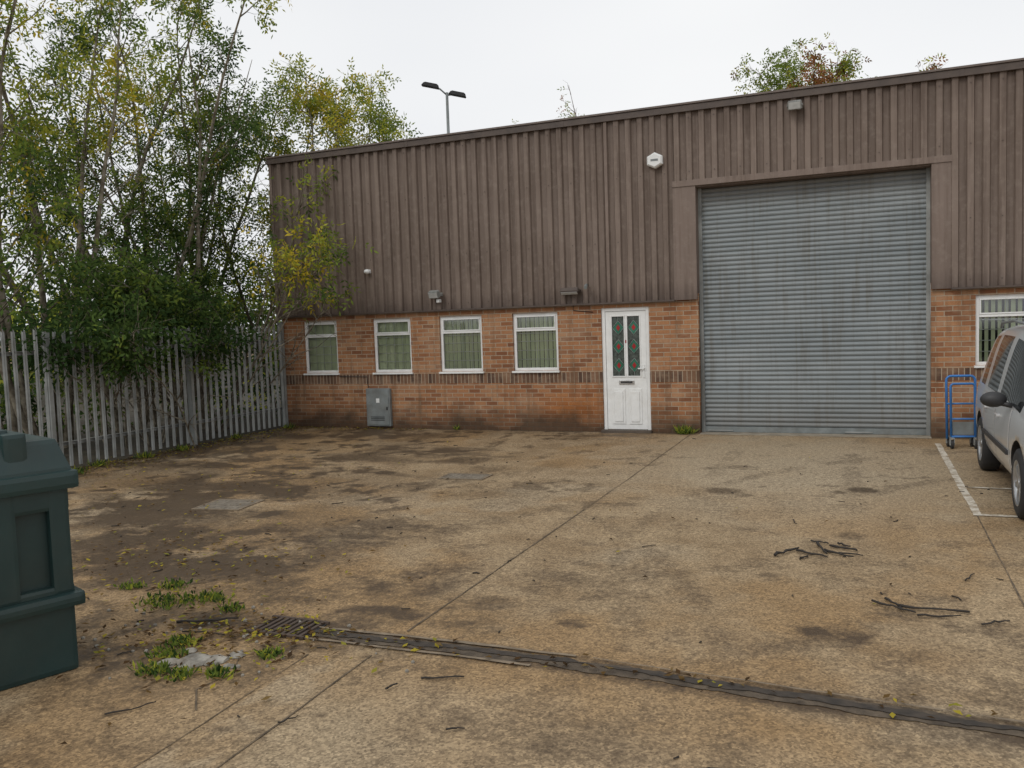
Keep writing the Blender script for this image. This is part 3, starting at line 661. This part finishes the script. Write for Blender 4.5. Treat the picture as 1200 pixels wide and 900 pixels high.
grow('autumn_tree',(9.3,18.5),[6.6,6.9,6.3,6.0,6.5,6.8,6.2,5.8,6.4,6.6,6.1,6.7],41,{'ru':.42,'br':.2,'yg':.14,'lg':.24},leafn=1.3,zmin=6,spread=.33,brn=3.4,brl=.24,bark=M_twig,barep=.25,r0=.07,ls=.13,twig=5,trunk=4.4)
grow('sapling',(2.2,17.2),[10.8],42,{'ru':.3,'lg':.4,'yg':.3},leafn=1,zmin=4,bark=M_twig,barep=.5,brl=.08,spread=.03,twig=2)
grow('sapling',(-.6,17.2),[10.3,10.1,10.1],43,{'ru':.3,'lg':.4,'yg':.3},leafn=1,zmin=4,bark=M_twig,barep=.5,brl=.08,spread=.06,twig=2)

# ------------------------------------------------------------------ street lamp behind the building
e=empty('street_lamp',(-5.0,18,0))
tubes('pole',[([(0,0,0),(0,0,6),(0,0,11.5)],[.10,.08,.055])],M_grey,e,10)
tubes('arms',[([(0,0,11.4),(-.25,-.12,11.65),(-.5,-.2,11.75)],.035),([(0,0,11.4),(.25,.12,11.42),(.5,.2,11.38)],.035)],M_grey,e)
for nm,c,sx in (('head_a',(-.58,-.22,11.80),1),('head_b',(.42,.22,11.42),1)):
    bm=bmesh.new();bbox(bm,-.42,.34,-.17,.17,-.08,.10);
    for v in bm.verts:
        if v.co.z>0: v.co.x*=.75;v.co.y*=.7
    bmesh.ops.bevel(bm,geom=bm.edges[:],offset=.03,segments=2,affect='EDGES')
    bmesh.ops.transform(bm,matrix=Matrix.Translation(c)@Matrix.Rotation(R(14),4,'Y')@Matrix.Rotation(R(20),4,'Z'),verts=bm.verts)
    bmobj(nm,bm,M_dark,e)

# ------------------------------------------------------------------ oil tank
M_tank=simple('green_polyethylene',(.013,.037,.036),.45,var=.25,scale=3,dirt=.45,dirtc=(.035,.048,.04),bump=.15)
e=empty('oil_storage_tank',(6.56,-10.57,0),R(159.5))
boxes('lower_body',[(.01,.89,.01,1.69,0,.40)],M_tank,e,.03)
boxes('belt',[(-.035,.935,-.035,1.735,.375,.455)],M_tank,e,.028)
boxes('upper_body',[(.055,.845,.05,1.65,.44,1.10)],M_tank,e,.02)
L=[]
for a,b_ in ((.012,.12),(.285,.41),(.575,.70),(.865,.99),(1.155,1.28),(1.445,1.688)): L.append((.0,.9,a,b_,.45,1.06))
boxes('ribs',L,M_tank,e,.022)
L=[(x,x+.1,.006,1.694,.452,1.058) for x in (.2,.45,.68)];boxes('end_ribs',L,M_tank,e,.02)
boxes('upper_band',[(.004,.896,.008,1.692,.93,1.07)],M_tank,e,.022);boxes('lower_band',[(.004,.896,.008,1.692,.44,.50)],M_tank,e,.02)
boxes('lid_lip',[(-.04,.94,-.04,1.74,1.045,1.15)],M_tank,e,.03)
bm=bmesh.new();bbox(bm,-.02,.92,-.02,1.72,1.14,1.33)
for v in bm.verts:
    if v.co.z>1.2: v.co.x=.45+(v.co.x-.45)*.86;v.co.y=.85+(v.co.y-.85)*.93
bmobj('lid',bm,M_tank,e,.028)
boxes('lid_ribs',[(.01,.89,.20,.32,1.15,1.38),(.01,.89,.62,.74,1.15,1.38),(.01,.89,1.04,1.16,1.15,1.38),(.1,.8,.26,1.1,1.28,1.40)],M_tank,e,.025)

# ------------------------------------------------------------------ car (people carrier)
Car=empty('parked_car',(12.83,-1.98,0),R(0))
M_car,g,b=newmat('silver_paint')
pos=g.n('ShaderNodeNewGeometry',out=0);setin(g,b,'Base Color',g.mix(g.mr(g.noise(pos,1.5,3),.3,.7),(.56,.57,.58),(.63,.64,.645)))
b.inputs['Metallic'].default_value=.35;b.inputs['Roughness'].default_value=.32;b.inputs['Coat Weight'].default_value=.7;b.inputs['Coat Roughness'].default_value=.08
M_cglass,g,b=newmat('car_glass');pos=g.n('ShaderNodeNewGeometry',out=0)
setin(g,b,'Base Color',g.mix(g.noise(pos,1.2,3),(.012,.014,.016),(.035,.04,.042)));b.inputs['Roughness'].default_value=.05;b.inputs['Specular IOR Level'].default_value=.6
M_trim=simple('black_trim',(.03,.03,.032),.55)
ST=[(0.00,.80,.86,.66,.70,.42),(.05,.92,1.04,.68,.80,.32),(.13,.96,1.30,.66,.84,.27),(.26,.97,1.56,.64,.86,.25),(.42,.975,1.64,.64,.87,.24),(.50,.975,1.655,.645,.87,.24),(.98,.97,1.685,.655,.875,.22),(1.07,.97,1.69,.66,.875,.22),
    (1.55,.965,1.695,.665,.88,.2),(1.95,.955,1.69,.665,.88,.2),(2.04,.955,1.685,.665,.88,.2),(2.5,.945,1.64,.655,.88,.2),(2.66,.94,1.60,.65,.88,.2),(2.95,.93,1.44,.655,.875,.2),(3.25,.92,1.24,.67,.87,.22),(3.50,.91,1.05,.70,.865,.24),(3.72,.88,.97,.70,.855,.25),(3.98,.82,.90,.66,.83,.25),(4.17,.74,.80,.60,.78,.25),(4.27,.60,.64,.55,.72,.26)]
V=[];F=[];MI=[];K=None
for (s,zb,zr,wr,wb,zs) in ST:
    half=[(0,zs),(wb*.80,zs),(wb*.96,zs+.07),(wb,zs+(zb-zs)*.5),(wb*.985,zb-.10),(wb*.955,zb),(wb*.955+(wr-wb*.955)*.5,zb+(zr-zb)*.5),(wr,zr-(zr-zb)*.09),(wr*.86,zr),(wr*.5,zr+.025),(0,zr+.035)]
    ring=[(x,-s,z) for x,z in half]+[(-x,-s,z) for x,z in half[-2:0:-1]];K=len(ring);V+=ring
nS=len(ST)
for i in range(nS-1):
    s0,s1=ST[i][0],ST[i+1][0]
    for k in range(K):
        k2=(k+1)%K;F.append((i*K+k,i*K+k2,(i+1)*K+k2,(i+1)*K+k))
        kk=k if k<10 else K-1-k
        m=0
        if kk in (5,6):
            if (.49<s0 and s1<.99) or (1.06<s0 and s1<1.96) or (2.03<s0 and s1<2.67) or (2.65<s0 and s1<3.26): m=1
        if kk in (7,8,9):
            if .04<s0 and s1<.27: m=1
            if 2.65<s0 and s1<3.51: m=1
        if kk in (0,1): m=2
        MI.append(m)
F.append(tuple(range(K-1,-1,-1)));MI.append(0);F.append(tuple((nS-1)*K+k for k in range(K)));MI.append(2)
body=meshobj('body',V,[tuple(reversed(f)) for f in F],[M_car,M_cglass,M_trim],Car,mi=MI,smooth=True)
bpy.context.view_layer.update()
ss=body.modifiers.new('s','SUBSURF');ss.levels=2;ss.render_levels=2
bm=bmesh.new();WR=.315;wy=(-.78,-3.36)
for yy in wy:
    bmesh.ops.create_cone(bm,cap_ends=True,segments=40,radius1=.37,radius2=.37,depth=.30,matrix=Matrix.Translation((.86,yy,.33))@Matrix.Rotation(R(90),4,'Y'))
    bmesh.ops.create_cone(bm,cap_ends=True,segments=40,radius1=.37,radius2=.37,depth=.30,matrix=Matrix.Translation((-.86,yy,.33))@Matrix.Rotation(R(90),4,'Y'))
for sx in (-1,1):
    for s in (1.17,2.02,2.93):
        x0,x1=sorted((sx*.80,sx*1.0));bbox(bm,x0,x1,-s-.004,-s+.004,.30,.94 if s>1.2 else .95)
cme=bpy.data.meshes.new('c');bm.to_mesh(cme);bm.free();cme.materials.append(M_trim)
cut=bpy.data.objects.new('cut',cme);col.objects.link(cut);cut.location=Car.location
bo=body.modifiers.new('b','BOOLEAN');bo.operation='DIFFERENCE';bo.object=cut;bo.solver='EXACT';bo.material_mode='TRANSFER'
bpy.context.view_layer.update()
dg=bpy.context.evaluated_depsgraph_get();nm_=bpy.data.meshes.new_from_object(body.evaluated_get(dg));body.modifiers.clear();body.data=nm_
bpy.data.objects.remove(cut)
M_tyre=simple('tyre',(.025,.025,.026),.8);M_rim=simple('alloy_rim',(.42,.43,.44),.35,metal=.7,dirt=.3)
for sx in (-1,1):
    for wi,yy in enumerate(wy):
        xo=sx*.765;nm='wheel_%s%d'%('l' if sx<0 else 'r',wi)
        V=[];F=[];prof=[(-.095,.20),(-.10,.27),(-.085,.305),(-.05,.317),(.05,.317),(.085,.305),(.10,.27),(.095,.20)];n=36
        for k in range(n):
            t=2*math.pi*k/n
            for a,r_ in prof: V.append((xo+a,yy+math.cos(t)*r_,.317+math.sin(t)*r_))
        for k in range(n):
            for j in range(7): F.append((k*8+j,k*8+j+1,((k+1)%n)*8+j+1,((k+1)%n)*8+j))
        meshobj(nm+'_tyre',V,F,M_tyre,Car,smooth=True)
        cyl(nm+'_disc',(xo+sx*.03,yy,.317),(1,0,0),.198,.05,M_dark,Car)
        bm=bmesh.new()
        for k in range(7):
            b2=bmesh.new();bbox(b2,xo+sx*.07-.012,xo+sx*.07+.012,-.022,.022,.03,.195)
            bmesh.ops.transform(b2,matrix=Matrix.Translation((0,yy,.317))@Matrix.Rotation(2*math.pi*k/7,4,'X'),verts=b2.verts)
            mt=bpy.data.meshes.new('t');b2.to_mesh(mt);b2.free();bm.from_mesh(mt)
        bmobj(nm+'_spokes',bm,M_rim,Car)
        cyl(nm+'_hub',(xo+sx*.07,yy,.317),(1,0,0),.045,.035,M_rim,Car)
        V=[];F=[]
        for k in range(n):
            t=2*math.pi*k/n
            for a,r_ in ((.055,.185),(.09,.19),(.098,.206),(.09,.212)): V.append((xo+sx*a,yy+math.cos(t)*r_,.317+math.sin(t)*r_))
        for k in range(n):
            for j in range(3): F.append((k*4+j,k*4+j+1,((k+1)%n)*4+j+1,((k+1)%n)*4+j))
        meshobj(nm+'_rim',V,F,M_rim,Car,smooth=True)
    bm=bmesh.new();bmesh.ops.create_uvsphere(bm,u_segments=16,v_segments=10,radius=1)
    bmesh.ops.transform(bm,matrix=Matrix.Translation((sx*.98,-2.83,1.02))@Matrix.Diagonal((.115,.07,.075,1)),verts=bm.verts);bmobj('mirror_%d'%(sx>0),bm,M_trim,Car,smooth=True)
    tubes('mirror_arm_%d'%(sx>0),[([(sx*.82,-2.85,.96),(sx*.92,-2.84,.985)],.025)],M_trim,Car)
    tubes('roof_rail_%d'%(sx>0),[([(sx*.60,-.45,1.66),(sx*.61,-.6,1.715),(sx*.62,-1.5,1.745),(sx*.615,-2.3,1.715),(sx*.61,-2.45,1.67)],.016)],M_grey,Car)
    boxes('side_moulding_%d'%(sx>0),[(min(sx*.862,sx*.888),max(sx*.862,sx*.888),-2.9,-1.2,.50,.545)],M_trim,Car,.006)
    for s in (1.30,2.18): boxes('door_handle_%d_%d'%(sx>0,int(s)),[(min(sx*.855,sx*.895),max(sx*.855,sx*.895),-s-.16,-s,.80,.825)],M_car,Car,.008)
    bm=bmesh.new();bmesh.ops.create_uvsphere(bm,u_segments=18,v_segments=12,radius=1)
    bmesh.ops.transform(bm,matrix=Matrix.Translation((sx*.62,-4.02,.69))@Matrix.Rotation(R(-14*-sx),4,'Z')@Matrix.Diagonal((.17,.20,.10,1)),verts=bm.verts);bmobj('headlamp_%d'%(sx>0),bm,simple('headlamp_lens%d'%sx,(.6,.62,.63),.1,var=.3,scale=20),Car,smooth=True)
    bm=bmesh.new();bmesh.ops.create_uvsphere(bm,u_segments=18,v_segments=12,radius=1)
    bmesh.ops.transform(bm,matrix=Matrix.Translation((sx*.68,-.10,.92))@Matrix.Diagonal((.07,.08,.16,1)),verts=bm.verts);bmobj('tail_lamp_%d'%(sx>0),bm,M_red,Car,smooth=True)
boxes('grille',[(-.35,.35,-4.27,-4.15,.62,.70),(-.5,.5,-4.31,-4.2,.30,.42)],M_trim,Car,.01)
boxes('number_plate',[(-.26,.26,-4.30,-4.27,.46,.56)],M_white,Car,.003);boxes('rear_number_plate',[(-.26,.26,-.02,.02,.62,.72)],simple('yellow_plate',(.6,.45,.05),.4),Car,.003)

# ------------------------------------------------------------------ blue platform trolley
M_blue=simple('blue_paint',(.035,.17,.46),.45,var=.2,dirt=.15)
e=empty('platform_trolley',(11.95,-.95,0),R(8))
def U(w,h0,h1,y,r=.05,dy=0):
    pts=[(-w/2,y,h0)]
    for k in range(5): t=R(180-90*k/4);pts.append((-w/2+r+r*math.cos(t),y+dy,h1-r+r*math.sin(t)))
    for k in range(5): t=R(90-90*k/4);pts.append((w/2-r+r*math.cos(t),y+dy,h1-r+r*math.sin(t)))
    return pts+[(w/2,y,h0)]
tubes('handle',[(U(.36,.12,.98,0,.06,.05),.017)],M_blue,e)
tubes('deck_frame',[(U(.30,.16,.88,-.09,.04,.03),.016),([(-.15,-.09,.16),(.15,-.09,.16)],.016),([(-.15,-.08,.40),(.15,-.08,.40)],.013),([(-.18,.02,.60),(.18,.02,.60)],.013)],M_blue,e)
boxes('deck',[(-.135,.135,-.075,-.060,.18,.36)],M_grey,e,.004)
for k,(x,yy) in enumerate(((-.15,-.14),(.15,-.14),(-.15,.06),(.15,.06))):
    cyl('wheel%d'%k,(x,yy,.06),(1,0,0),.06,.035,M_blk,e,bevel=.006)
    boxes('castor%d'%k,[(x-.028,x-.020,yy-.03,yy+.03,.05,.14),(x+.020,x+.028,yy-.03,yy+.03,.05,.14),(x-.028,x+.028,yy-.03,yy+.03,.135,.15)],M_galv,e)

# ------------------------------------------------------------------ fallen leaves, weeds, sticks, rubble
def scatter_leaves():
    rs=np.random.RandomState(9);P=[]
    def add(n,x,y,sx,sy): P.append(np.stack([x+rs.randn(n)*sx,y+rs.randn(n)*sy],1))
    n=2600;P.append(np.stack([.05+np.abs(rs.randn(n))*.40,-rs.rand(n)*9],1))
    n=300;P.append(np.stack([rs.rand(n)*3.2,-.08-np.abs(rs.randn(n))*.15],1))
    add(420,2.6,-6.0,1.6,1.5);add(380,5.4,-8.7,.7,.6);add(380,6.95,-10.0,.40,.3);add(160,7.3,-9.85,.4,.16)
    n=70;P.append(np.stack([4+rs.rand(n)*9,-1-rs.rand(n)*11],1))
    n=130;P.append(np.stack([7.4+rs.rand(n)*6,-9.7+rs.randn(n)*.06],1))
    P=np.concatenate(P);P=P[(P[:,1]<-.05)];n=len(P)
    a=rs.rand(n)*6.28;l=.012+.020*rs.rand(n);z=.010+.012*rs.rand(n)
    dx=np.cos(a)*l;dy=np.sin(a)*l;q=.5
    V=np.stack([np.stack([P[:,0]-dx,P[:,1]-dy,z],1),np.stack([P[:,0]+dy*q,P[:,1]-dx*q,z+rs.rand(n)*.012],1),np.stack([P[:,0]+dx,P[:,1]+dy,z+rs.rand(n)*.015],1),np.stack([P[:,0]-dy*q,P[:,1]+dx*q,z+rs.rand(n)*.012],1)],1).reshape(-1,3)
    pal=np.array([(.45,.36,.05),(.30,.28,.05),(.16,.10,.04),(.10,.06,.03),(.22,.15,.06),(.07,.045,.025)])
    C=pal[rs.choice(6,n,p=[.17,.14,.19,.2,.15,.15])];build('fallen_leaves',[([(0,-5,0),(0,-5,.02)],[.004,.002],3)],V,np.repeat(C,4,axis=0),M_bark)
scatter_leaves()
def weeds(name,cs,seed,h=.10,n=60):
    rs=np.random.RandomState(seed);V=[];C=[]
    for (x,y,r) in cs:
        for k in range(int(n*r/.15)):
            a=rs.rand()*6.28;rd=r*math.sqrt(rs.rand())*(.4+.6*rs.rand());p=np.array([x+math.cos(a)*rd,y+math.sin(a)*rd*.7,.003]);hh=h*(.4+.8*rs.rand())
            d_=unit(np.array([rs.randn()*.6,rs.randn()*.6,.8]));sd_=unit(np.cross(d_,rs.randn(3)));w_=.004+.008*rs.rand()
            V+=[p,p+d_*hh*.5+sd_*w_,p+d_*hh,p+d_*hh*.5-sd_*w_];c=PAL[['g','lg','lg','dg','yg'][rs.randint(5)]];C+=[c]*4
    build(name,[([(cs[0][0],cs[0][1],0),(cs[0][0],cs[0][1],.02)],[.004,.002],3)],np.array(V),np.array(C),M_bark)
weeds('weeds',[(8.02,-.12,.14),(7.92,-.1,.08)],1,.17,130)
weeds('weeds',[(6.15,-9.5,.34),(6.4,-9.35,.22),(5.9,-9.2,.18),(5.6,-9.3,.15),(6.7,-9.5,.14)],2,.05,110)
weeds('weeds',[(6.92,-10.28,.17),(7.02,-10.5,.15),(7.4,-10.42,.12),(7.5,-10.1,.11),(6.85,-10.1,.14),(7.2,-10.5,.12)],3,.06,110)
weeds('weeds',[(.25,-.3,.15),(.3,-3.2,.2),(.2,-4.8,.2),(.2,-1.8,.15),(.3,-4.0,.2),(.4,-5.4,.3),(3.8,-.08,.06)],4,.12,60)
def rubble():
    rs=np.random.RandomState(4);bm=bmesh.new()
    for (x,y,s) in [(7.12,-10.3,.10),(7.24,-10.25,.07),(7.0,-10.36,.06),(7.3,-10.15,.05),(7.16,-10.42,.05),(6.98,-10.18,.04),(7.38,-10.3,.035)]:
        b2=bmesh.new();bmesh.ops.create_icosphere(b2,subdivisions=2,radius=s)
        for v in b2.verts: v.co*=1+rs.randn()*.12;v.co.z*=.3
        bmesh.ops.transform(b2,matrix=Matrix.Translation((x,y,.005)),verts=b2.verts);mt=bpy.data.meshes.new('t');b2.to_mesh(mt);b2.free();bm.from_mesh(mt)
    for _ in range(70):
        b2=bmesh.new();s=.006+.010*rs.rand();bmesh.ops.create_icosphere(b2,subdivisions=1,radius=s)
        bmesh.ops.transform(b2,matrix=Matrix.Translation((7.0+rs.randn()*.5,-9.95+rs.randn()*.3,.004)),verts=b2.verts);mt=bpy.data.meshes.new('t');b2.to_mesh(mt);b2.free();bm.from_mesh(mt)
    bmobj('broken_concrete',bm,simple('concrete_lump',(.30,.28,.24),.9,var=.5,scale=14,dirt=.7,bump=.4))
rubble()
M_stick=simple('dark_stick',(.03,.024,.019),.8)
def sticks(name,L,seed):
    rs=np.random.RandomState(seed);T=[]
    for (x0,y0,x1,y1,r) in L:
        P_=[];n=7
        for k in range(n): t=k/(n-1);P_.append((x0+(x1-x0)*t+rs.randn()*.006,y0+(y1-y0)*t+rs.randn()*.006,r+.003+abs(rs.randn())*.004))
        T.append((P_,[r*(.6+.4*rs.rand())*(1-.5*k/n) for k in range(n)]))
    tubes(name,T,M_stick,None,6)
sticks('fallen_sticks',[(10.05,-7.2,10.22,-6.95,.015),(10.2,-7.0,10.45,-7.15,.013),(10.35,-6.75,10.42,-7.05,.015),(10.45,-6.8,10.66,-6.9,.015),(10.42,-6.95,10.62,-7.12,.014),(10.5,-6.7,10.6,-6.78,.011),(10.25,-7.25,10.3,-7.12,.011),(10.3,-6.68,10.44,-6.72,.011),(10.52,-7.0,10.7,-7.02,.011)],1)
sticks('fallen_sticks',[(10.75,-8.15,11.0,-8.3,.012),(10.9,-8.2,11.3,-8.2,.013),(11.0,-8.35,11.25,-8.28,.010),(10.82,-8.05,10.95,-8.28,.010),(11.35,-8.4,11.5,-8.3,.010)],2)
sticks('fallen_sticks',[(8.5,-10.12,8.72,-10.03,.008),(8.4,-10.3,8.43,-10.22,.009),(6.55,-9.85,6.9,-9.65,.012),(6.7,-9.95,7.0,-9.9,.008),(9.0,-7.2,9.1,-7.1,.006),(10.1,-5.9,10.15,-6.1,.007),(7.2,-11.0,7.35,-10.8,.006)],3)
sticks('fallen_sticks',[(10.1,-10.6,10.14,-10.58,.018),(8.9,-10.6,8.98,-10.55,.006),(8.1,-10.8,8.15,-10.7,.006),(11.35,-7.5,11.42,-7.3,.007)],4)
# small twigs, grit and bark fragments lying on the concrete
rs=np.random.RandomState(77);T=[]
for _ in range(170):
    if rs.rand()<.55: x,y=4.5+rs.randn()*2.2,-7+rs.randn()*2.4
    else: x,y=5+rs.rand()*7.5,-2-rs.rand()*9.5
    if x<.2 or y>-.3 or (y<-10.4 and x<7): continue
    a=rs.rand()*6.28;l=.02+.07*rs.rand()**2;T.append(([(x,y,.006),(x+math.cos(a)*l*.5,y+math.sin(a)*l*.5,.008),(x+math.cos(a+.3)*l,y+math.sin(a+.3)*l,.006)],.003+.003*rs.rand()))
tubes('twig_litter',T,M_stick,None,4)
